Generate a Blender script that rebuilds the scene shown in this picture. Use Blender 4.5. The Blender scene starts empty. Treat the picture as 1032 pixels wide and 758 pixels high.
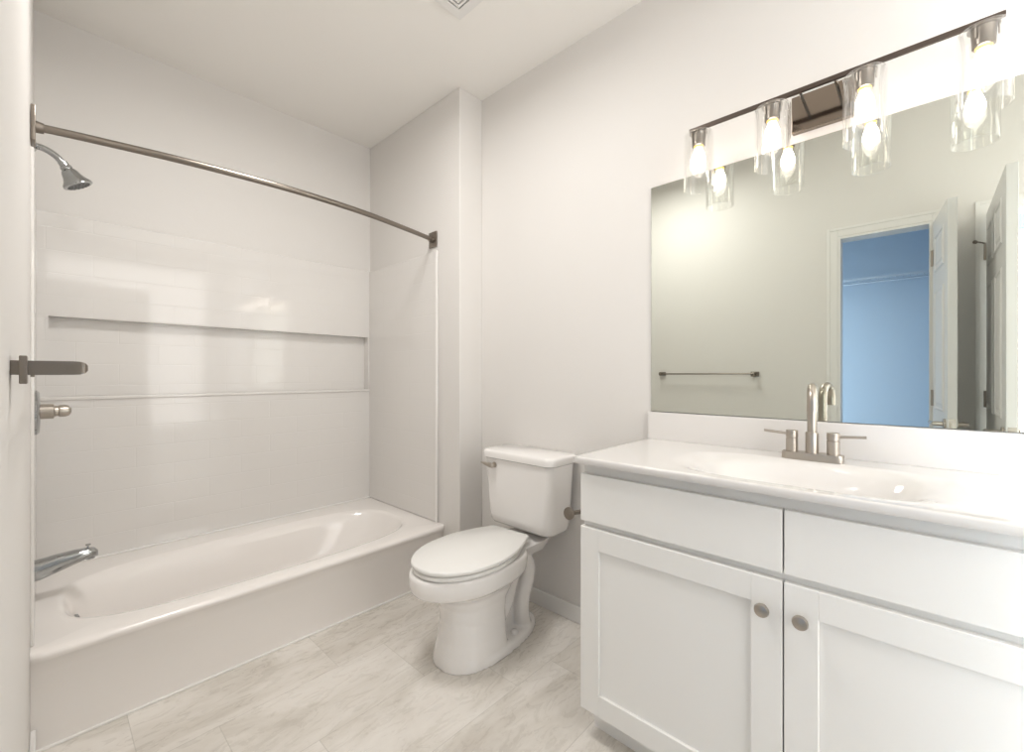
import bpy, bmesh, math
from mathutils import Vector, Matrix
PI = math.pi
S = bpy.context.scene
COL = S.collection

# ---------------------------------------------------------------- camera
cam_d = bpy.data.cameras.new('camera')
cam = bpy.data.objects.new('camera', cam_d); COL.objects.link(cam)
cam.location = (0, 0, 1.168)
cam.rotation_euler = (math.radians(90), 0, math.radians(-47.076))
cam_d.sensor_fit = 'HORIZONTAL'; cam_d.sensor_width = 36
cam_d.lens = 439.04 / 1032 * 36
cam_d.shift_y = -0.9 / 1032
cam_d.clip_start = 0.02
S.camera = cam

# ---------------------------------------------------------------- view, world, lights
S.view_settings.view_transform = 'Standard'
S.view_settings.look = 'None'
S.view_settings.gamma = 1
S.view_settings.exposure = 0.69
S.view_settings.use_curve_mapping = False
W = bpy.data.worlds.new('world'); S.world = W; W.use_nodes = True
W.node_tree.nodes['Background'].inputs[0].default_value = (.75, .87, 1, 1)
W.node_tree.nodes['Background'].inputs[1].default_value = 1.0

BULB = 8.5          # emission strength of the vanity bulbs


def area(name, loc, rot, size, size_y, power, colour):
    l = bpy.data.lights.new(name, 'AREA'); l.shape = 'RECTANGLE'
    l.size = size; l.size_y = size_y; l.energy = power; l.color = colour
    o = bpy.data.objects.new(name, l); COL.objects.link(o)
    o.location = loc; o.rotation_euler = rot
    return o


# daylight of the bedroom window, coming in through the bathroom doorway
area('bedroom_daylight', (-1.75, -0.75, 1.35), (0, math.radians(-90), 0), 1.9, 1.3, 85, (.96, .975, 1))
# added cold fill at the closet's inner front wall, beside its opening
area('closet_fill', (-0.18, 0.64, 1.05), (0, math.radians(90), 0), 1.7, 0.35, 3.7, (.76, .88, 1))
# added overhead fill above the frame; no fixture is known there
fill = area('ceiling_fill', (0.64, 1.36, 2.70), (0, 0, 0), 0.4, 0.4, 10.5, (1, .98, .955))
# added soft fill behind the camera; the wall has no known window
area('rear_fill', (0.72, -1.17, 1.5), (math.radians(90), 0, 0), 1.4, 1.9, 14, (1, .975, .945))
fill.data.spread = math.radians(175)


# ---------------------------------------------------------------- materials
def mat(name, col, rough=.5, metal=0, spec=.5, coat=0, bump=None, emit=None):
    m = bpy.data.materials.new(name); m.use_nodes = True
    nt = m.node_tree; b = nt.nodes['Principled BSDF']
    b.inputs['Base Color'].default_value = (*col, 1)
    b.inputs['Roughness'].default_value = rough
    b.inputs['Metallic'].default_value = metal
    b.inputs['Specular IOR Level'].default_value = spec
    b.inputs['Coat Weight'].default_value = coat
    b.inputs['Coat Roughness'].default_value = .05
    if emit:
        b.inputs['Emission Color'].default_value = (*emit[0], 1)
        b.inputs['Emission Strength'].default_value = emit[1]
    if bump:
        n = nt.nodes.new('ShaderNodeTexNoise'); n.inputs['Scale'].default_value = bump[0]
        n.inputs['Detail'].default_value = 3
        t = nt.nodes.new('ShaderNodeTexCoord')
        u = nt.nodes.new('ShaderNodeBump'); u.inputs['Strength'].default_value = bump[1]
        u.inputs['Distance'].default_value = .002
        nt.links.new(t.outputs['Object'], n.inputs['Vector'])
        nt.links.new(n.outputs['Fac'], u.inputs['Height'])
        nt.links.new(u.outputs['Normal'], b.inputs['Normal'])
    return m


M_WALL = mat('wall_paint', (.78, .755, .725), .55, bump=(90, .12))
M_CEIL = mat('ceiling_paint', (.93, .905, .865), .9, bump=(70, .12))
M_TRIM = mat('trim_paint', (.84, .825, .80), .35)
M_DOORP = mat('door_paint', (.83, .825, .815), .38)
M_CAB = mat('cabinet_white', (.94, .93, .90), .30)
M_CERAMIC = mat('ceramic', (.93, .905, .88), .10, coat=.4)
M_SEAT = mat('seat_plastic', (.88, .87, .84), .22)
M_TUB = mat('tub_enamel', (.93, .89, .855), .16, coat=.3)
M_TOP = mat('cultured_marble', (.81, .785, .76), .10, coat=.4)
M_NICKEL = mat('brushed_nickel', (.25, .22, .19), .30, 1)
M_NICKEL2 = mat('satin_nickel', (.47, .425, .375), .33, 1)
M_BRONZE = mat('polished_nickel_plate', (.26, .215, .175), .12, 1)
M_BAR = mat('dark_nickel', (.13, .105, .09), .3, 1)
M_CHROME = mat('chrome', (.42, .43, .43), .08, 1)
M_DARK = mat('dark_gap', (.05, .045, .04), .8)
M_NOZZLE = mat('nozzle_rubber', (.16, .16, .16), .5)
M_CAULK = mat('caulk', (.92, .90, .87), .35)
M_CLOSET = mat('closet_blue_lit', (.62, .74, .88), .8, bump=(12, .3))  # the closet's blue light is put into the wall colour
M_WIRE = mat('wire_blue_lit', (.62, .72, .85), .4)  # shelf wire tinted to carry the blue light around it
M_MIRROR = mat('mirror_silver', (.74, .765, .71), .0, 1)
M_BULB = mat('lit_bulb', (1, .9, .8), .3, emit=((1, .89, .80), BULB))
M_AMBER = mat('amber_collar', (.85, .55, .12), .35, emit=((1, .62, .12), 1.2))
M_BEDROOM = mat('bedroom_blue_lit', (.45, .66, .84), .8)  # bluish daylight painted into the bedroom wall colour


def glass_mat():
    m = bpy.data.materials.new('clear_glass'); m.use_nodes = True
    nt = m.node_tree; nt.nodes.clear()
    o = nt.nodes.new('ShaderNodeOutputMaterial'); mx = nt.nodes.new('ShaderNodeMixShader')
    t = nt.nodes.new('ShaderNodeBsdfTransparent'); t.inputs[0].default_value = (.975, .975, .97, 1)
    g = nt.nodes.new('ShaderNodeBsdfGlossy'); g.inputs['Roughness'].default_value = .03
    g.inputs[0].default_value = (1, 1, 1, 1)
    lw = nt.nodes.new('ShaderNodeLayerWeight'); lw.inputs['Blend'].default_value = .5
    pw = nt.nodes.new('ShaderNodeMath'); pw.operation = 'POWER'; pw.inputs[1].default_value = 3.5
    f = nt.nodes.new('ShaderNodeMath'); f.operation = 'MULTIPLY_ADD'; f.inputs[1].default_value = .85; f.inputs[2].default_value = .05
    nt.links.new(lw.outputs['Facing'], pw.inputs[0]); nt.links.new(pw.outputs[0], f.inputs[0])
    nt.links.new(f.outputs[0], mx.inputs[0]); nt.links.new(t.outputs[0], mx.inputs[1])
    nt.links.new(g.outputs[0], mx.inputs[2]); nt.links.new(mx.outputs[0], o.inputs[0])
    return m


M_GLASS = glass_mat()


def surround_mat():
    m = mat('surround_acrylic', (.80, .775, .745), .09, coat=.25)
    nt = m.node_tree; b = nt.nodes['Principled BSDF']
    tc = nt.nodes.new('ShaderNodeTexCoord'); sp = nt.nodes.new('ShaderNodeSeparateXYZ')
    ad = nt.nodes.new('ShaderNodeMath'); ad.operation = 'ADD'
    cb = nt.nodes.new('ShaderNodeCombineXYZ'); br = nt.nodes.new('ShaderNodeTexBrick')
    nt.links.new(tc.outputs['Object'], sp.inputs[0])
    nt.links.new(sp.outputs['X'], ad.inputs[0]); nt.links.new(sp.outputs['Y'], ad.inputs[1])
    nt.links.new(ad.outputs[0], cb.inputs['X']); nt.links.new(sp.outputs['Z'], cb.inputs['Y'])
    nt.links.new(cb.outputs[0], br.inputs['Vector'])
    br.inputs['Scale'].default_value = 1
    br.inputs['Brick Width'].default_value = .30; br.inputs['Row Height'].default_value = .10
    br.inputs['Mortar Size'].default_value = .002; br.inputs['Mortar Smooth'].default_value = .6
    bp = nt.nodes.new('ShaderNodeBump'); bp.invert = True
    bp.inputs['Strength'].default_value = .35; bp.inputs['Distance'].default_value = .002
    nz = nt.nodes.new('ShaderNodeTexNoise'); nz.inputs['Scale'].default_value = 7
    b2 = nt.nodes.new('ShaderNodeBump'); b2.inputs['Strength'].default_value = .12; b2.inputs['Distance'].default_value = .004
    nt.links.new(tc.outputs['Object'], nz.inputs['Vector']); nt.links.new(nz.outputs['Fac'], b2.inputs['Height'])
    nt.links.new(br.outputs['Fac'], bp.inputs['Height']); nt.links.new(b2.outputs['Normal'], bp.inputs['Normal'])
    nt.links.new(bp.outputs['Normal'], b.inputs['Normal'])
    return m


M_SURR = surround_mat()


def floor_mat():
    m = mat('floor_tile', (.6, .56, .5), .30)
    nt = m.node_tree; b = nt.nodes['Principled BSDF']; L = nt.links.new
    def math_(op, a, b_=None, c=None):
        n = nt.nodes.new('ShaderNodeMath'); n.operation = op
        for i, v in enumerate((a, b_, c)):
            if v is None: continue
            if isinstance(v, (int, float)): n.inputs[i].default_value = v
            else: L(v, n.inputs[i])
        return n.outputs[0]
    tc = nt.nodes.new('ShaderNodeTexCoord'); sp = nt.nodes.new('ShaderNodeSeparateXYZ')
    L(tc.outputs['Object'], sp.inputs[0])
    x, y = sp.outputs['X'], sp.outputs['Y']
    r = math_('DIVIDE', math_('SUBTRACT', 2.0, y), .30)          # rows run along the tub
    row = math_('FLOOR', r); fr = math_('SUBTRACT', r, row)
    u = math_('DIVIDE', math_('SUBTRACT', math_('SUBTRACT', x, .195), math_('MULTIPLY', row, .203)), .61)
    col = math_('FLOOR', u); fu = math_('SUBTRACT', u, col)
    ey = math_('MULTIPLY', math_('MINIMUM', fr, math_('SUBTRACT', 1, fr)), .30)
    ex = math_('MULTIPLY', math_('MINIMUM', fu, math_('SUBTRACT', 1, fu)), .61)
    e = math_('MINIMUM', ex, ey)
    joint = math_('LESS_THAN', e, .0014)
    cell = nt.nodes.new('ShaderNodeCombineXYZ'); L(row, cell.inputs[0]); L(col, cell.inputs[1])
    wn = nt.nodes.new('ShaderNodeTexWhiteNoise'); L(cell.outputs[0], wn.inputs['Vector'])
    vm = nt.nodes.new('ShaderNodeVectorMath'); vm.operation = 'MULTIPLY_ADD'
    L(wn.outputs['Color'], vm.inputs[0]); vm.inputs[1].default_value = (4, 4, 4)
    mp = nt.nodes.new('ShaderNodeMapping'); mp.inputs['Scale'].default_value = (1.0, 2.8, 1)
    mp.inputs['Rotation'].default_value = (0, 0, math.radians(-8))
    L(tc.outputs['Object'], mp.inputs[0]); L(mp.outputs[0], vm.inputs[2])
    n1 = nt.nodes.new('ShaderNodeTexNoise'); n1.inputs['Scale'].default_value = 1.6
    n1.inputs['Detail'].default_value = 9; n1.inputs['Roughness'].default_value = .62; n1.inputs['Distortion'].default_value = .8
    L(vm.outputs[0], n1.inputs['Vector'])
    n2 = nt.nodes.new('ShaderNodeTexNoise'); n2.inputs['Scale'].default_value = 9
    n2.inputs['Detail'].default_value = 8; n2.inputs['Roughness'].default_value = .7; n2.inputs['Distortion'].default_value = 1.5
    L(vm.outputs[0], n2.inputs['Vector'])
    mix = math_('ADD', math_('MULTIPLY', n1.outputs['Fac'], .80), math_('MULTIPLY', n2.outputs['Fac'], .20))
    cr = nt.nodes.new('ShaderNodeValToRGB'); L(mix, cr.inputs[0])
    cr.color_ramp.elements[0].position = .36; cr.color_ramp.elements[0].color = (.61, .565, .505, 1)
    cr.color_ramp.elements[1].position = .62; cr.color_ramp.elements[1].color = (.86, .825, .77, 1)
    k = cr.color_ramp.elements.new(.47); k.color = (.73, .69, .63, 1)
    k = cr.color_ramp.elements.new(.54); k.color = (.81, .77, .715, 1)
    mc = nt.nodes.new('ShaderNodeMix'); mc.data_type = 'RGBA'
    L(math_('MULTIPLY', joint, .6), mc.inputs[0]); L(cr.outputs[0], mc.inputs[6]); mc.inputs[7].default_value = (.50, .47, .42, 1)
    L(mc.outputs[2], b.inputs['Base Color'])
    L(math_('ADD', math_('MULTIPLY', n2.outputs['Fac'], .25), .16), b.inputs['Roughness'])
    bp = nt.nodes.new('ShaderNodeBump'); bp.inputs['Strength'].default_value = .25; bp.inputs['Distance'].default_value = .001
    L(math_('SUBTRACT', n2.outputs['Fac'], joint), bp.inputs['Height']); L(bp.outputs[0], b.inputs['Normal'])
    return m


M_FLOOR = floor_mat()


# ---------------------------------------------------------------- helpers
def box(bm, x0, x1, y0, y1, z0, z1, bev=0, seg=2):
    r = bmesh.ops.create_cube(bm, size=1)
    vs = r['verts']
    for v in vs:
        v.co = Vector(((x0 + x1) / 2 + v.co.x * (x1 - x0), (y0 + y1) / 2 + v.co.y * (y1 - y0), (z0 + z1) / 2 + v.co.z * (z1 - z0)))
    if bev:
        es = list({e for v in vs for e in v.link_edges})
        bmesh.ops.bevel(bm, geom=es, offset=bev, segments=seg, profile=.5, affect='EDGES')
    return bm


def loft(bm, rings, cap0=True, cap1=True, closed=True):
    R = [[bm.verts.new(p) for p in ring] for ring in rings]
    n = len(R[0])
    for a, b in zip(R, R[1:]):
        for i in range(n if closed else n - 1):
            j = (i + 1) % n
            bm.faces.new((a[i], a[j], b[j], b[i]))
    if cap0: bm.faces.new(list(reversed(R[0])))
    if cap1: bm.faces.new(R[-1])
    return bm


def frame(d):
    d = Vector(d).normalized()
    a = Vector((0, 0, 1)) if abs(d.z) < .95 else Vector((0, 1, 0))
    u = d.cross(a).normalized(); v = d.cross(u).normalized()
    return u, v


def lathe(bm, origin, axis, prof, n=32, caps=True):
    """prof: list of (radius, distance along axis)"""
    u, v = frame(axis); a = Vector(axis).normalized(); o = Vector(origin)
    rings = [[o + a * t + (u * math.cos(2 * PI * i / n) + v * math.sin(2 * PI * i / n)) * max(r, 1e-5) for i in range(n)] for r, t in prof]
    return loft(bm, rings, caps, caps)


def tube(bm, pts, r, n=16, sy=1.0, caps=True):
    pts = [Vector(p) for p in pts]
    rr = r if isinstance(r, (list, tuple)) else [r] * len(pts)
    rings = []; u = None
    for i, p in enumerate(pts):
        d = (pts[min(i + 1, len(pts) - 1)] - pts[max(i - 1, 0)]).normalized()
        if u is None: u, v = frame(d)
        else:
            u = (u - d * u.dot(d)).normalized(); v = d.cross(u).normalized()
        rings.append([p + (u * math.cos(2 * PI * k / n) + v * math.sin(2 * PI * k / n) * sy) * rr[i] for k in range(n)])
    return loft(bm, rings, caps, caps)


def spline(pts, n=12):
    P = [Vector(p) for p in pts]; P = [2 * P[0] - P[1]] + P + [2 * P[-1] - P[-2]]
    out = []
    for i in range(1, len(P) - 2):
        for k in range(n):
            t = k / n
            a, b, c, d = P[i - 1], P[i], P[i + 1], P[i + 2]
            out.append(.5 * ((2 * b) + (c - a) * t + (2 * a - 5 * b + 4 * c - d) * t * t + (3 * b - a - 3 * c + d) * t ** 3))
    out.append(P[-2]); return out


def obj(name, bm, m, parent=None, smooth=None, mods=None):
    bmesh.ops.recalc_face_normals(bm, faces=bm.faces)
    me = bpy.data.meshes.new(name)
    if parent is not None:
        o_ = parent
        off = Vector((0, 0, 0))
        while o_ is not None: off += o_.location; o_ = o_.parent
        bmesh.ops.translate(bm, verts=bm.verts, vec=-off)
    bm.to_mesh(me); bm.free()
    me.materials.append(m)
    o = bpy.data.objects.new(name, me); COL.objects.link(o)
    if parent is not None: o.parent = parent
    if smooth is not None:
        me.shade_smooth()
        me.set_sharp_from_angle(angle=math.radians(smooth))
    return o


def B(): return bmesh.new()


def thing(name, label, cat, loc, group=None):
    o = bpy.data.objects.new(name, None); COL.objects.link(o)
    o.empty_display_size = .05; o.location = loc
    o['label'] = label; o['category'] = cat
    if group: o['group'] = group
    return o


def struct(name, bm, m, parent=None, smooth=None):
    o = obj(name, bm, m, parent, smooth)
    if parent is None: o['kind'] = 'structure'
    return o


def sbox(name, m, *b, bev=0):
    return struct(name, box(B(), *b, bev=bev), m)


# ---------------------------------------------------------------- dimensions
XL, XR, XE = -.029, 1.7207, 1.552      # left wall, vanity wall, tub end wall
YW, YB, YN = 1.8345, 2.795, -1.20      # wing wall face, tub back wall, wall behind the camera
ZC = 2.7486
DH = 2.05                              # door head
C0, C1 = -.065, .372                   # closet opening
D0, D1 = -1.06, -.29                   # bathroom doorway

# ---------------------------------------------------------------- room shell
sbox('floor', M_FLOOR, -2.0, 2.0, -1.4, 3.1, -.12, 0)
sbox('ceiling', M_CEIL, -2.0, 2.0, -1.4, 3.1, ZC, ZC + .12)
bm = B()
for y0, y1, z0, z1 in ((C1, 3.0, 0, ZC), (D1, C0, 0, ZC), (YN, D0, 0, ZC), (C0, C1, DH, ZC), (D0, D1, DH, ZC)):
    box(bm, XL - .115, XL, y0, y1, z0, z1)
struct('wall_left', bm, M_WALL)
sbox('wall_right', M_WALL, XR, XR + .12, -1.32, 3.0, 0, ZC)
bm = B()
box(bm, XL, XE + .3, YB, YB + .2, 1.88, ZC)
box(bm, XL, XE + .3, YB + .085, YB + .2, 0, 1.88)
struct('wall_back', bm, M_WALL)
bm = B(); box(bm, XE, XR, YW, YB + .085, 0, ZC, bev=.004)
struct('wall_wing', bm, M_WALL)
sbox('wall_front', M_WALL, -2.0, XR, YN - .12, YN, 0, ZC)
# closet and bedroom beyond the two doorways
bm = B()
box(bm, -.98, -.86, -.25, 1.0, 0, 2.45); box(bm, -.86, XL - .115, .88, 1.0, 0, 2.45); box(bm, -.86, XL - .115, -.25, -.19, 0, 2.45)
box(bm, -.86, XL - .115, -.19, .88, 2.42, 2.45)
struct('wall_closet', bm, M_CLOSET)
bm = B()
box(bm, -2.0, -1.9, -1.2, -.25, 0, ZC); box(bm, -1.9, XL - .116, -.27, -.252, 0, ZC)
struct('wall_bedroom', bm, M_BEDROOM)

# baseboards
def baseboard(name, x0, x1, y0, y1):
    bm = B(); box(bm, x0, x1, y0, y1, 0, .080, bev=.004); struct(name, bm, M_TRIM)
baseboard('baseboard_right', XR - .013, XR, .80, YW)
baseboard('baseboard_wing', XE, XR - .013, YW - .013, YW)
baseboard('baseboard_left', XL, XL + .013, C1 + .068, 1.985)
baseboard('baseboard_front', XL, XR, YN, YN + .013)

# door casings and jambs
def casing(name, y0, y1, m=M_TRIM):
    bm = B()
    w = .058
    for a, b, z0, z1 in ((y0 - w, y0, 0, DH + w), (y1, y1 + w, 0, DH + w), (y0, y1, DH, DH + w)):
        box(bm, XL, XL + .005, a, b, z0, z1, bev=.002)
    for a, b in ((y0 - w, y0 - w + .018), (y1 + w - .018, y1 + w)):
        box(bm, XL + .005, XL + .008, a, b, 0, DH + w, bev=.001)
    box(bm, XL + .005, XL + .008, y0 - w + .018, y1 + w - .018, DH + w - .018, DH + w, bev=.002)
    for a, b, z0, z1 in ((y0 - .002, y0 + .014, 0, DH), (y1 - .014, y1 + .002, 0, DH), (y0 + .014, y1 - .014, DH - .014, DH + .002)):
        box(bm, XL - .118, XL + .002, a, b, z0, z1)
    struct(name, bm, m)
casing('trim_1', C0, C1)
casing('trim_2', D0, D1)


# six panel style doors, built along +X from the hinge then turned
def panel_door(name, hinge, ang, width, cols, height=2.03, th=.035):
    T = Matrix.Translation(hinge) @ Matrix.Rotation(ang, 4, 'Z')
    bm = B(); box(bm, 0, width, -th / 2, th / 2, .012, height, bev=.002)
    st = .10 if cols == 2 else .085
    cw = (width - st * (cols + 1)) / cols
    zr = ((.24, .80), (.98, 1.63), (1.73, 1.93))
    # raised and sunk mouldings: a frame groove with a raised field on each face
    for s in (-1, 1):
        for c in range(cols):
            x0 = st + c * (cw + st); x1 = x0 + cw
            for z0, z1 in zr:
                y = s * th / 2
                rings = []
                for ins, d in ((0, .0005), (.006, .006), (.012, .006), (.018, .001), (.032, .001), (.042, .005)):
                    rings.append([Vector((a, y + s * d, b)) for a, b in ((x0 + ins, z0 + ins), (x1 - ins, z0 + ins), (x1 - ins, z1 - ins), (x0 + ins, z1 - ins))])
                loft(bm, rings)
    bm.transform(T)
    d = struct(name, bm, M_DOORP)
    # levers on both sides, joined by the latch faceplate in the edge
    for s in (-1, 1):
        b = B(); y = s * th / 2; x = width - .06
        lathe(b, (x, y, .925), (0, s, 0), [(.0, 0), (.026, 0), (.026, .008), (.012, .010), (.010, .045), (0, .046)], 24)
        tube(b, spline([(x, y + s * .043, .925), (x - .03, y + s * .046, .925), (x - .10, y + s * .044, .924)]), .008, 12)
        b.transform(T)
        obj('lever_handle', b, M_NICKEL2, d, 40)
    b = B(); box(b, width - .0005, width + .0015, -.012, .012, .895, .955); box(b, width, width + .008, -.006, .006, .915, .935)
    b.transform(T); obj('latch_plate', b, M_NICKEL2, d)
    for z in (.25, 1.04, 1.83):
        b = B()
        lathe(b, (-.004, th / 2 + .003, z - .045), (0, 0, 1), [(0, 0), (.006, 0), (.006, .09), (0, .09)], 12)
        box(b, -.003, .0, -.015, th / 2, z - .044, z + .044)
        box(b, .0, .028, th / 2, th / 2 + .0015, z - .044, z + .044)
        b.transform(T); obj('hinge', b, M_NICKEL2, d, 40)
    return d, T


d1, _ = panel_door('door_1', (XL + .024, C0 - .018, 0), math.radians(-5.5), .44, 1)
d2, T2 = panel_door('door_2', (XL + .024, D1 + .002, 0), math.radians(.4), .76, 2)
# pin stop on the top hinge of the entry door
b = B()
tube(b, spline([(-.004, .022, 1.875), (.03, .045, 1.878), (.075, .062, 1.872)]), .004, 10)
lathe(b, (.073, .060, 1.872), (.8, .5, 0), [(0, 0), (.009, 0), (.009, .01), (0, .01)], 14)
b.transform(T2)
obj('door_stop', b, M_NICKEL, d2, 40)

# closet shelf
t = thing('wire_shelf', 'pale wire closet shelf with hanging rod seen through the mirror above blue-lit closet wall', 'shelf', (-.86, .35, 1.86))
bm = B()
for i in range(30):
    y = -.18 + i * .036
    box(bm, -.858, -.60, y - .0015, y + .0015, 1.868, 1.871)
for x in (-.85, -.73, -.60): box(bm, x - .002, x + .002, -.188, .878, 1.864, 1.868)
obj('shelf_wires', bm, M_WIRE, t)
bm = B(); box(bm, -.602, -.596, -.188, .878, 1.853, 1.871); tube(bm, [(-.599, -.188, 1.832), (-.599, .878, 1.832)], .006, 10)
obj('front_rail', bm, M_WIRE, t)
for y in (.62,):
    bm = B(); tube(bm, [(-.60, y, 1.835), (-.857, y, 1.60)], .004, 8)
    obj('brace', bm, M_WIRE, t)

# ---------------------------------------------------------------- bathtub
def sup(t, n):
    c, s = math.cos(t), math.sin(t)
    return (abs(c) ** (2 / n) * (1 if c >= 0 else -1), abs(s) ** (2 / n) * (1 if s >= 0 else -1))


def rectpt(t, cx, cy, hx, hy):
    """point of a rectangle's outline at parameter t, corner-true"""
    c, s = math.cos(t), math.sin(t)
    k = 1 / max(abs(c), abs(s))
    return cx + c * k * hx, cy + s * k * hy


NT = 160
def ang(i): return 2 * PI * (i + .5) / NT


TX0, TX1, TY0, TY1, TZ = XL + .0005, XE - .001, 1.955, YB + .0, .3186
t = thing('bathtub', 'white alcove bathtub with wide front rim under the shower surround', 'bathtub', (.76, 2.38, 0))
bm = B()
rings = []
cx, cy = (TX0 + TX1) / 2, (TY0 + TY1) / 2
hx, hy = (TX1 - TX0) / 2, (TY1 - TY0) / 2
def outer(z, inset_front):
    r = []
    for i in range(NT):
        x, y = rectpt(ang(i), cx, cy, hx, hy)
        f = max(0, min(1, (cy - y) / hy)) if y < cy else 0
        y = max(y, TY0 + inset_front)
        r.append(Vector((x, y, z)))
    return r
rings += [outer(.004, .040), outer(.24, .034), outer(.27, .026), outer(.288, .008), outer(.300, .001), outer(.309, .004), outer(.3155, .014), outer(TZ, .030)]
ix, iy = .745, 2.335          # basin centre
def inner(z, ax, ay, n, dx=0, dy=0):
    r = []
    for i in range(NT):
        c, s = sup(ang(i), n); r.append(Vector((ix + dx + c * ax, iy + dy + s * ay, z)))
    return r
rings += [inner(TZ + .001, .715, .312, 3.4), inner(TZ - .001, .703, .300, 3.3), inner(TZ - .012, .692, .289, 3.2), inner(TZ - .05, .678, .276, 3.1),
          inner(.20, .640, .258, 3.0, -.012), inner(.12, .600, .240, 3.0, -.03), inner(.075, .560, .222, 2.9, -.045), inner(.055, .50, .19, 2.8, -.06), inner(.048, .30, .10, 2.5, -.06)]
loft(bm, rings, False, True)
obj('tub_shell', bm, M_TUB, t, 50)
bm = B(); lathe(bm, (.084, 2.24, .262), (1, .15, .25), [(0, 0), (.034, 0), (.036, .004), (.033, .010), (0, .012)], 32)
obj('overflow_plate', bm, M_CHROME, t, 40)
bm = B(); lathe(bm, (.22, 2.33, .050), (0, 0, 1), [(0, 0), (.035, 0), (.033, .004), (0, .005)], 32)
obj('drain', bm, M_CHROME, t, 40)
sb = B(); box(sb, XL, XE, 1.986, 1.9985, 0, .007, bev=.002)
struct('trim_3', sb, M_CAULK)

# ---------------------------------------------------------------- shower surround
SYF = 2.785
t = thing('shower_surround', 'white three wall shower surround with tile pattern and long recessed shelf', 'shower surround', (.76, 2.78, .32))
N0, N1 = 1.065, 1.427
bm = B()
box(bm, XL + .002, XE - .006, SYF, YB + .084, TZ + .0015, N0, bev=.004)
box(bm, XL + .002, XE - .006, SYF, YB + .084, N1, 1.885, bev=.005)
box(bm, XL + .002, .014, SYF + .001, YB + .083, N0 - .01, N1 + .01)
box(bm, 1.530, XE - .006, SYF + .001, YB + .083, N0 - .01, N1 + .01)
box(bm, .01, 1.535, YB + .045, YB + .083, N0 - .01, N1 + .01)
back = obj('back_panel', bm, M_SURR, t)
bm = B(); box(bm, -.020, XE - .012, SYF - .007, SYF + .05, N0 - .010, N0 + .006, bev=.004)
obj('shelf_lip', bm, M_SURR, back)
for x0, x1, xf in ((XL - .002, -.020, 1), (XE - .012, XE - .001, -1)):
    bm = B(); box(bm, x0, x1, 2.020, SYF + .02, TZ + .0015, 1.882, bev=.004)
    p = obj('side_panel', bm, M_SURR, t)
    if xf == 1: continue
    xe = XE - .012
    bm = B(); box(bm, min(xe, xe + xf * .0055), max(xe, xe + xf * .0055), 2.017, 2.030, TZ + .0015, 1.886, bev=.002)
    obj('edge_bead', bm, M_CAULK, p)
bm = B(); box(bm, -.02, XE - .01, SYF - .009, SYF + .004, TZ, TZ + .009, bev=.003)
obj('caulk_bead', bm, M_CAULK, t)

# ---------------------------------------------------------------- tub spout, valve, shower head, rod
PX = -.020
t = thing('tub_spout', 'chrome bathtub spout on the left wall above the tub', 'tub spout', (PX, 2.40, .42))
bm = B()
rings = []
for x, zc, ry, rz in ((PX, .441, .032, .038), (PX + .01, .441, .032, .038), (PX + .05, .450, .030, .034), (PX + .10, .460, .028, .027), (PX + .14, .466, .025, .020), (PX + .158, .465, .021, .017), (PX + .168, .460, .012, .011)):
    rings.append([Vector((x, 2.40 + ry * sup(2 * PI * i / 28, 2.6)[0], zc + rz * sup(2 * PI * i / 28, 2.6)[1])) for i in range(28)])
loft(bm, rings)
lathe(bm, (PX + .146, 2.40, .458), (0, 0, -1), [(.0, 0), (.014, 0), (.014, .016), (0, .016)], 20)
obj('spout_body', bm, M_CHROME, t, 50)
bm = B(); lathe(bm, (PX + .140, 2.40, .482), (0, 0, 1), [(0, 0), (.003, 0), (.003, .012), (.008, .014), (.008, .018), (0, .019)], 16)
obj('diverter_knob', bm, M_CHROME, t, 40)

t = thing('shower_valve', 'chrome shower valve with round plate and lever knob above tub spout', 'shower valve', (PX, 2.40, 1.028))
bm = B(); lathe(bm, (PX, 2.40, 1.028), (1, 0, 0), [(0, 0), (.083, 0), (.083, .003), (.075, .010), (.022, .013), (0, .013)], 48)
obj('valve_plate', bm, M_CHROME, t, 40)
bm = B(); lathe(bm, (PX + .012, 2.40, 1.031), (1, 0, 0), [(0, 0), (.028, 0), (.028, .034), (.020, .037), (.019, .046), (.0225, .050), (.0225, .064), (.0195, .074), (.010, .081), (0, .082)], 32)
obj('valve_handle', bm, M_NICKEL2, t, 35)
bm = B(); tube(bm, spline([(PX + .072, 2.40, 1.03), (PX + .077, 2.435, 1.025), (PX + .077, 2.468, 1.02)]), [.009] * 24 + [.007], 14)
obj('handle_lever', bm, M_CHROME, t, 40)

t = thing('showerhead', 'chrome shower head on a curved arm high on the left wall', 'shower head', (XL, 2.40, 2.03))
bm = B(); lathe(bm, (XL, 2.40, 2.02), (1, 0, 0), [(0, 0), (.028, 0), (.028, .002), (.014, .012), (0, .012)], 32)
obj('wall_flange', bm, M_CHROME, t, 40)
pts = spline([(XL + .002, 2.40, 2.020), (XL + .028, 2.40, 2.019), (XL + .058, 2.40, 2.004), (XL + .082, 2.40, 1.978)])
bm = B(); tube(bm, pts, .0115, 18)
obj('shower_arm', bm, M_CHROME, t, 50)
o0 = Vector((XL + .078, 2.40, 1.984)); ax = Vector((.50, .0, -.86)).normalized()
bm = B()
lathe(bm, o0, ax, [(0, 0), (.0145, 0), (.0145, .014), (.0175, .016), (.019, .022), (.0165, .027), (.021, .030), (.026, .040), (.030, .055), (.038, .070), (.0445, .078), (.0465, .083), (.0465, .088), (.043, .090), (0, .090)], 36)
head = obj('spray_head', bm, M_CHROME, t, 35)
bm = B(); u, v = frame(ax)
lathe(bm, o0 + ax * .0895, ax, [(0, 0), (.037, 0), (.036, .0015), (0, .0015)], 30)
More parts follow.
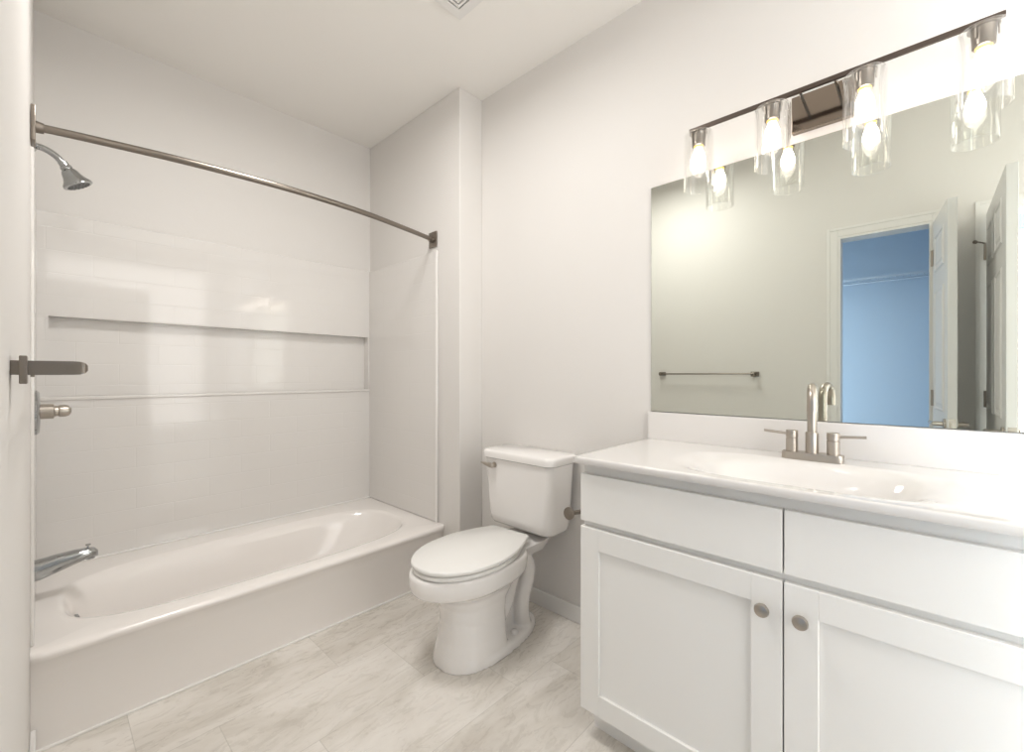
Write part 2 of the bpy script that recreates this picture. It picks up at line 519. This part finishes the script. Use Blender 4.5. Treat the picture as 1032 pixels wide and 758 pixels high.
for rr, k in ((.012, 6), (.022, 10), (.031, 14)):
    for i in range(k):
        a = 2 * PI * i / k
        lathe(bm, o0 + ax * .0905 + (u * math.cos(a) + v * math.sin(a)) * rr, ax, [(0, 0), (.0028, 0), (.002, .003), (0, .003)], 8)
obj('spray_face', bm, M_NOZZLE, head, 40)

t = thing('shower_curtain_rod', 'curved brushed nickel shower curtain rod spanning the tub alcove', 'curtain rod', (.75, 2.05, 1.955))
RZ = 1.957
rp = spline([(XL + .004, 2.052, RZ), (.12, 2.020, RZ), (.38, 1.975, RZ), (.72, 1.950, RZ), (1.05, 1.968, RZ), (1.35, 2.022, RZ), (XE - .004, 2.068, RZ)], 14)
bm = B(); tube(bm, rp, .0125, 20)
obj('rod', bm, M_NICKEL, t, 50)
for x, y, s in ((XL, 2.05, 1), (XE, 2.068, -1)):
    bm = B(); h = .031 if s == 1 else .040
    a, b_ = sorted((x + s * .001, x + s * (.012 if s == 1 else .009))); box(bm, a, b_, y - .036, y + .036, RZ - .045 + (s == 1) * -.01, RZ + .045 + (s == 1) * .01, bev=.002)
    a, b_ = sorted((x + s * .008, x + s * .026))
    lathe(bm, (x + s * .008, y, RZ), (s, 0, 0), [(0, 0), (.019, 0), (.016, .022), (0, .022)], 24)
    obj('rod_bracket', bm, M_NICKEL, t, 40)

# ---------------------------------------------------------------- towel bar
t = thing('towel_bar', 'brushed nickel towel bar on the left wall beside the tub', 'towel bar', (XL, 1.2, 1.178))
TBZ = 1.1775
bm = B(); tube(bm, [(.018, .850, TBZ), (.018, 1.535, TBZ)], .0055, 16)
obj('bar', bm, M_NICKEL, t, 50)
for y in (.845, 1.525):
    bm = B()
    box(bm, XL + .008, XL + .015, y - .027, y + .027, TBZ - (.0205 if y < 1 else .014), TBZ + .0150, bev=.001)
    # arm with a rounded nose
    prof = []
    for x, h in ((XL, .0092), (XL + .057, .0092), (XL + .063, .0088), (XL + .068, .0072), (XL + .071, .0035)):
        prof.append([Vector((x, y + a * (.0092 if h > .009 else h), TBZ + b_ * h)) for a, b_ in ((-1, -1), (1, -1), (1, 1), (-1, 1))])
    loft(bm, prof)
    obj('post', bm, M_NICKEL, t, 30)

# ---------------------------------------------------------------- ceiling vent
t = thing('exhaust_vent', 'square white ceiling exhaust grille with concentric dark slots', 'vent', (1.10, 1.335, ZC))
vc = (1.108, 1.334)
def frame_ring(bm, h0, h1, z0, z1):
    for a, b_, c, d in ((-h0, h0, -h0, -h1), (-h0, h0, h1, h0), (-h0, -h1, -h1, h1), (h1, h0, -h1, h1)):
        box(bm, vc[0] + a, vc[0] + b_, vc[1] + min(c, d), vc[1] + max(c, d), z0, z1)
bm = B(); frame_ring(bm, .147, .108, ZC - .010, ZC)
frm = obj('outer_frame', bm, M_TRIM, t)
bm = B(); box(bm, vc[0] - .109, vc[0] + .109, vc[1] - .109, vc[1] + .109, ZC - .003, ZC - .0005)
obj('dark_backing', bm, M_DARK, t)
bm = B()
h = .102
while h > .012:
    frame_ring(bm, h, h - .011, ZC - .010, ZC - .004); h -= .0165
for a in (-1, 1):
    box(bm, vc[0] + a * .05 - .002, vc[0] + a * .05 + .002, vc[1] - .108, vc[1] + .108, ZC - .005, ZC - .003)
obj('louvres', bm, M_TRIM, t)

# ---------------------------------------------------------------- vanity
VX, VY0, VY1 = 1.185, -.337, .799
t = thing('vanity_cabinet', 'white shaker bathroom vanity cabinet with two doors under the sink top', 'vanity', (1.45, .231, 0))
bm = B()
box(bm, VX + .020, XR - .001, VY0, VY0 + .018, .094, .885)
box(bm, VX + .020, XR - .001, VY1 - .020, VY1 - .002, .094, .885)
box(bm, VX + .020, XR - .001, VY0 + .018, VY1 - .020, .094, .112)
box(bm, XR - .008, XR - .001, VY0 + .018, VY1 - .020, .112, .885)
box(bm, VX + .020, VX + .038, VY0 + .018, VY1 - .020, .845, .885)
box(bm, VX + .020, VX + .038, VY0 + .018, VY1 - .020, .670, .715)
box(bm, VX + .020, VX + .038, .215, .247, .112, .670); box(bm, VX + .020, VX + .038, .215, .247, .715, .845)
obj('cabinet_body', bm, M_CAB, t)
bm = B(); box(bm, 1.250, XR - .001, VY0 + .01, VY1 - .012, 0, .0945)
obj('toe_kick', bm, M_CAB, t)
gap = .0035
for y0, y1 in ((.231 + gap / 2, VY1), (VY0, .231 - gap / 2)):
    bm = B(); box(bm, VX, VX + .0195, y0, y1, .700, .851, bev=.0022, seg=2)
    obj('false_drawer_front', bm, M_CAB, t)
def shaker(y0, y1, z0, z1):
    bm = B(); s = .067
    for a, b_, c, d in ((y0, y0 + s, z0, z1), (y1 - s, y1, z0, z1), (y0 + s - .0003, y1 - s + .0003, z0, z0 + s), (y0 + s - .0003, y1 - s + .0003, z1 - s, z1)):
        box(bm, VX, VX + .0195, a, b_, c, d, bev=.0012, seg=1)
    box(bm, VX + .009, VX + .0165, y0 + s - .004, y1 - s + .004, z0 + s - .004, z1 - s + .004)
    return bm
dl = obj('door', shaker(.231 + gap / 2, VY1, .094, .681), M_CAB, t)
dr = obj('door', shaker(VY0, .231 - gap / 2, .094, .681), M_CAB, t)
for d_, ky in ((dl, .272), (dr, .194)):
    bm = B(); lathe(bm, (VX, ky, .607), (-1, 0, 0), [(0, 0), (.008, 0), (.006, .004), (.006, .012), (.0155, .016), (.0165, .020), (.0145, .026), (.006, .0285), (0, .029)], 32)
    obj('knob', bm, M_NICKEL2, d_, 40)

# counter with moulded basin
CX0, CX1, CY0, CY1, CZ = 1.160, XR - .001, -.353, .815, .907
t = thing('sink_countertop', 'glossy white vanity top with moulded oval sink and low backsplash', 'countertop', (1.44, .231, .886))
cx, cy, hx, hy = (CX0 + CX1) / 2, (CY0 + CY1) / 2, (CX1 - CX0) / 2, (CY1 - CY0) / 2
def co(z, ins):
    return [Vector((*rectpt(ang(i), cx, cy, hx - ins, hy - ins), z)) for i in range(NT)]
bx, by = 1.395, .232
def ci(z, ax, ay, n=2.5, dx=0):
    return [Vector((bx + dx + sup(ang(i), n)[0] * ax, by + sup(ang(i), n)[1] * ay, z)) for i in range(NT)]
bm = B()
rings = [co(.8855, .030), co(.8855, .002), co(.888, .0), co(CZ - .006, 0), co(CZ - .0025, .0012), co(CZ - .0005, .004), co(CZ, .008),
         co(CZ, .020), ci(CZ, .206, .345, 3.6), ci(CZ - .0002, .198, .332, 3.4), ci(CZ - .0012, .190, .318, 3.3), ci(CZ - .004, .183, .300, 3.1), ci(CZ - .008, .175, .280, 2.9), ci(CZ - .014, .166, .258, 2.7), ci(CZ - .025, .155, .238, 2.5),
         ci(CZ - .05, .138, .212, 2.3), ci(CZ - .09, .115, .175, 2.2), ci(CZ - .115, .085, .13, 2.1), ci(CZ - .125, .04, .06, 2)]
loft(bm, rings, False, True)
obj('counter_slab', bm, M_TOP, t, 40)
bm = B(); box(bm, 1.700, XR - .0005, CY0, CY1, CZ - .001, 1.017, bev=.003, seg=3)
obj('backsplash', bm, M_TOP, t)
bm = B(); lathe(bm, (bx, by, CZ - .1252), (0, 0, 1), [(0, 0), (.022, 0), (.021, .003), (.012, .004), (0, .004)], 28)
obj('drain', bm, M_NICKEL2, t, 40)

# ---------------------------------------------------------------- faucet
FX, FY = 1.612, .237
t = thing('sink_faucet', 'brushed nickel two handle sink faucet with gooseneck spout', 'faucet', (FX, FY, CZ))
bm = B()
rings = []
for z, k in ((CZ, 1), (CZ + .019, 1), (CZ + .022, .985)):
    rings.append([Vector((FX + .025 * k * sup(2 * PI * i / 48, 5)[0], FY + .079 * k * sup(2 * PI * i / 48, 5)[1], z)) for i in range(48)])
loft(bm, rings); obj('base_plate', bm, M_NICKEL2, t, 40)
for s in (-1, 1):
    y = FY + s * .053
    bm = B(); lathe(bm, (FX, y, CZ + .021), (0, 0, 1), [(0, 0), (.0165, 0), (.0165, .042), (.0150, .043), (.0150, .0445), (.0165, .0455), (.0165, .0655), (.015, .067), (0, .067)], 32)
    hb = obj('handle_post', bm, M_NICKEL2, t, 35)
    bm = B(); tube(bm, [(FX, y + s * .010, CZ + .076), (FX, y + s * .078, CZ + .081)], .0042, 14)
    obj('lever', bm, M_NICKEL2, hb, 40)
bm = B(); lathe(bm, (FX, FY, CZ + .021), (0, 0, 1), [(0, 0), (.0175, 0), (.0175, .062), (.0165, .064), (.0135, .0645), (0, .0645)], 32)
obj('spout_collar', bm, M_NICKEL2, t, 35)
g = [(FX, FY, CZ + .08), (FX, FY, CZ + .15)]
R_ = .045; zc = 1.086
for k in range(0, 17):
    a = PI * k / 16
    d_ = R_ - R_ * math.cos(a); g.append((FX - d_, FY - d_ * .15, zc + R_ * math.sin(a)))
g.append((FX - 2 * R_, FY - 2 * R_ * .15, 1.062))
bm = B(); tube(bm, g, .0128, 24)
obj('gooseneck_spout', bm, M_NICKEL2, t, 50)

# ---------------------------------------------------------------- mirror
t = thing('wall_mirror', 'large frameless rectangular mirror above the backsplash', 'mirror', (XR, .231, 1.017))
MY0, MY1, MZ0, MZ1 = -.345, .8075, 1.0185, 1.9433
bm = B(); box(bm, XR - .0045, XR - .0005, MY0, MY1, MZ0, MZ1)
obj('backing', bm, M_DARK, t)
bm = B(); box(bm, XR - .006, XR - .0044, MY0 + .001, MY1 - .001, MZ0 + .001, MZ1 - .001)
obj('mirror_glass', bm, M_MIRROR, t)

# ---------------------------------------------------------------- vanity light
LX, LZ, LYC = 1.600, 2.052, .2235
t = thing('vanity_light', 'four bulb vanity light bar with clear glass cylinder shades over the mirror', 'light fixture', (XR, LYC, 2.03))
bm = B(); box(bm, XR - .024, XR - .0005, LYC - .083, LYC + .083, 1.972, 2.090, bev=.002)
obj('back_plate', bm, M_BRONZE, t)
bm = B(); box(bm, LX - .005, LX + .005, LYC - .3825, LYC + .3825, LZ - .0075, LZ + .0065, bev=.001)
obj('bar', bm, M_BAR, t)
for y in (LYC - .045, LYC + .045):
    bm = B(); tube(bm, [(LX, y, LZ), (XR - .022, y, LZ)], .0045, 12)
    obj('arm', bm, M_CHROME, t, 40)
for y in (.574, .342, .110, -.122):
    bm = B()
    lathe(bm, (LX, y, LZ - .004), (0, 0, -1), [(0, 0), (.008, 0), (.008, .010), (.030, .011), (.030, .014), (.024, .015), (.023, .020), (.0215, .058), (.019, .060), (0, .060)], 32)
    sk = obj('socket', bm, M_NICKEL, t, 40)
    for k in range(3):
        a = 2 * PI * k / 3 + .4
        b = B(); px, py = LX + .026 * math.cos(a), y + .026 * math.sin(a)
        tube(b, [(px, py, LZ - .020), (px, py, LZ - .045)], .002, 8)
        obj('shade_clip', b, M_NICKEL2, sk)
    bm = B(); z1, z0, ro, ri = LZ - .020, 1.836, .0505, .0462
    lathe(bm, (LX, y, z1), (0, 0, -1), [(.022, 0), (.044, 0), (.048, .002), (ro, .006), (ro, z1 - z0 - .001), (ro - .001, z1 - z0), (ri + .0005, z1 - z0), (ri, z1 - z0 - .001), (ri, .008), (.044, .005), (.022, .0035)], 56, caps=False)
    obj('glass_shade', bm, M_GLASS, t, 40)
    bm = B(); lathe(bm, (LX, y, LZ - .062), (0, 0, -1), [(0, 0), (.016, 0), (.016, .004), (.013, .008), (0, .008)], 24)
    obj('bulb_collar', bm, M_AMBER, t, 40)
    bm = B(); lathe(bm, (LX, y, LZ - .069), (0, 0, -1), [(0, 0), (.011, 0), (.014, .010), (.020, .026), (.0225, .040), (.021, .054), (.015, .066), (.007, .073), (0, .075)], 28)
    obj('bulb', bm, M_BULB, t, 60)

# ---------------------------------------------------------------- toilet
TC = 1.385
t = thing('toilet', 'white two piece elongated toilet with closed lid between tub and vanity', 'toilet', (1.40, TC, 0))
def egg(xf, xb, hw, z, n=48, nf=2.0, nb=2.6, wx=None):
    """outline: xf front tip, xb rear, hw half width; widest at wx"""
    wx = wx if wx is not None else xf + (xb - xf) * .55
    r = []
    for i in range(n):
        a = 2 * PI * (i + .5) / n
        c, s = math.cos(a), math.sin(a)
        nn = nb if c > 0 else nf
        ex, ey = abs(c) ** (2 / nn), abs(s) ** (2 / nn)
        x = wx + ex * (xb - wx) if c > 0 else wx - ex * (wx - xf)
        r.append(Vector((x, TC + (ey if s > 0 else -ey) * hw, z)))
    return r
bm = B()
# pedestal column flowing into bowl and rim
loft(bm, [egg(1.066, 1.36, .132, .0, nb=6, nf=2.3, wx=1.23), egg(1.070, 1.355, .128, .03, nb=6, nf=2.3, wx=1.23), egg(1.088, 1.350, .118, .10, nb=6, nf=2.2, wx=1.23), egg(1.098, 1.35, .114, .17, nb=6, nf=2.1, wx=1.23),
          egg(1.092, 1.36, .118, .23, nb=5, nf=2.1, wx=1.23), egg(1.065, 1.40, .130, .275, nb=4, wx=1.23), egg(1.025, 1.44, .148, .300, nb=3, wx=1.23), egg(.985, 1.47, .164, .312, nb=3, wx=1.22),
          egg(.962, 1.48, .174, .322, nb=3, wx=1.22), egg(.953, 1.485, .179, .335, nb=3, wx=1.22), egg(.949, 1.488, .182, .36, nb=3, wx=1.22), egg(.951, 1.488, .182, .388, nb=3, wx=1.22), egg(.958, 1.485, .176, .398, nb=3, wx=1.22)])
# deck under the tank
loft(bm, [egg(1.38, 1.66, .085, .34, nf=4, nb=4), egg(1.36, 1.68, .100, .37, nf=4, nb=4), egg(1.34, 1.69, .112, .398, nf=4, nb=4)])
# rear core and floor flange
loft(bm, [egg(1.25, 1.57, .045, .0, nb=3), egg(1.25, 1.56, .042, .15, nb=3), egg(1.25, 1.53, .042, .25, nb=3), egg(1.25, 1.50, .06, .37, nb=3)])
loft(bm, [egg(1.10, 1.612, .140, .0, nb=2.3, nf=2.3, wx=1.26), egg(1.11, 1.606, .136, .026, nb=2.3, nf=2.3, wx=1.26), egg(1.14, 1.59, .122, .036, nb=2.3, nf=2.3, wx=1.26)])
# trapway relief on both sides
for s in (-1, 1):
    y = TC + s * .060
    tube(bm, spline([(1.33, y, .12), (1.375, y, .17), (1.405, y, .24), (1.44, y, .305), (1.485, y, .330), (1.525, y, .300), (1.525, y, .24), (1.495, y, .17), (1.485, y, .10), (1.50, y, .03)]), .037, 16)
body = obj('bowl', bm, M_CERAMIC, t)
rm = body.modifiers.new('remesh', 'REMESH'); rm.mode = 'VOXEL'; rm.voxel_size = .0055; rm.use_smooth_shade = True
sm = body.modifiers.new('smooth', 'SMOOTH'); sm.factor = .5; sm.iterations = 5
for s in (-1, 1):
    bm = B(); lathe(bm, (1.410, TC + s * .088, .024), (0, 0, 1), [(0, 0), (.017, 0), (.017, .016), (.012, .024), (0, .026)], 24)
    obj('bolt_cap', bm, M_CERAMIC, t, 50)
# seat and lid
def slab(ol, z0, z1, r):
    cxm = sum(p.x for p in ol(0)) / len(ol(0)); rings = []
    for z, ins in ((z0, r), (z0 + r * .4, r * .25), (z0 + r, 0), (z1 - r, 0), (z1 - r * .4, r * .3), (z1, r * 1.1)):
        ring = []
        for p in ol(z):
            d = Vector((cxm - p.x, TC - p.y, 0)); L = d.length; ring.append(p + d * (ins / L))
        rings.append(ring)
    bm = B(); loft(bm, rings); return bm
def seat_outline(xf, xb, hw, hb, z, n=28):
    """elongated outline: round front, sides drawing in to a narrower hinge end"""
    wx = xf + .255; pts = []
    for i in range(n): 
        a = PI / 2 * i / n
        pts.append((wx - (wx - xf) * math.cos(a), hw * math.sin(a) ** .95))
    r = .030
    for i in range(n):
        f = i / n; pts.append((wx + (xb - r - wx) * f, hb + (hw - hb) * math.cos(PI / 2 * f ** 1.15)))
    for i in range(7):
        a = PI / 2 * i / 6; pts.append((xb - r + r * math.sin(a), hb - r + r * math.cos(a)))
    full = [(x, y) for x, y in pts] + [(x, -y) for x, y in reversed(pts[1:])]
    c, s_ = math.cos(math.radians(4)), math.sin(math.radians(4))
    return [Vector((1.25 + (x - 1.25) * c - y * s_, TC + (x - 1.25) * s_ + y * c, z)) for x, y in full]
obj('seat', slab(lambda z: seat_outline(.964, 1.475, .181, .115, z), .401, .419, .005), M_SEAT, t, 40)
obj('lid', slab(lambda z: seat_outline(.959, 1.503, .186, .118, z), .423, .441, .006), M_SEAT, t, 40)
for s_ in (-1, 1):
    bm = B(); lathe(bm, (1.502, TC + s_ * .070 - .005, .412), (0, 1, 0), [(0, 0), (.011, 0), (.011, .04), (0, .04)], 20)
    obj('seat_hinge', bm, M_SEAT, t, 40)
# tank
def rrect(x0, x1, y0, y1, z, r, n=8):
    out = []
    for cx_, cy_, a0 in ((x1 - r, y1 - r, 0), (x0 + r, y1 - r, PI / 2), (x0 + r, y0 + r, PI), (x1 - r, y0 + r, 3 * PI / 2)):
        for k in range(n + 1):
            a = a0 + PI / 2 * k / n
            out.append(Vector((cx_ + r * math.cos(a), cy_ + r * math.sin(a), z)))
    return out
bm = B(); x1 = 1.705
loft(bm, [rrect(1.560, x1 - .02, TC - .160, TC + .175, .430, .04), rrect(1.540, x1 - .01, TC - .180, TC + .195, .436, .045), rrect(1.530, x1 - .004, TC - .190, TC + .207, .450, .05), rrect(1.524, x1, TC - .195, TC + .211, .480, .05),
          rrect(1.518, x1, TC - .201, TC + .212, .56, .045), rrect(1.512, x1, TC - .209, TC + .213, .68, .04), rrect(1.508, x1, TC - .214, TC + .214, .757, .04)])
obj('tank', bm, M_CERAMIC, t, 50)
bm = B(); r0 = .042
loft(bm, [rrect(1.503, x1 + .006, TC - .218, TC + .218, .759, r0), rrect(1.496, x1 + .010, TC - .224, TC + .224, .764, r0), rrect(1.495, x1 + .011, TC - .226, TC + .226, .788, r0), rrect(1.498, x1 + .009, TC - .223, TC + .223, .796, r0), rrect(1.506, x1 + .002, TC - .215, TC + .215, .800, r0 - .006)])
obj('tank_lid', bm, M_CERAMIC, t, 50)
bm = B()
lathe(bm, (1.512, 1.520, .728), (-1, 0, 0), [(0, 0), (.014, 0), (.014, .006), (.008, .008), (.008, .018), (0, .018)], 24)
tube(bm, spline([(1.490, 1.508, .727), (1.488, 1.530, .728), (1.486, 1.560, .731), (1.484, 1.592, .735)]), [.006 + .006 * min(1, k / 4) for k in range(12)] + [.012 - .0003 * k for k in range(12)] + [.0085 - .00055 * k for k in range(13)], 16)
obj('flush_lever', bm, M_NICKEL2, t, 45)

# ---------------------------------------------------------------- paper holder on the vanity side
t = thing('toilet_paper_holder', 'empty brushed nickel toilet paper arm on the side of the vanity', 'toilet paper holder', (1.36, VY1, .66))
bm = B(); lathe(bm, (1.37, VY1 - .001, .664), (0, 1, 0), [(0, 0), (.022, 0), (.022, .006), (.009, .009), (.009, .103), (0, .103)], 28)
obj('wall_post', bm, M_NICKEL, t, 40)
bm = B(); tube(bm, [(1.378, VY1 + .100, .663), (1.262, VY1 + .100, .680)], .0085, 16)
lathe(bm, (1.266, VY1 + .100, .6795), (-1, 0, .12), [(0, 0), (.021, 0), (.022, .002), (.022, .006), (.019, .008), (0, .008)], 28)
obj('roll_arm', bm, M_NICKEL, t, 40)
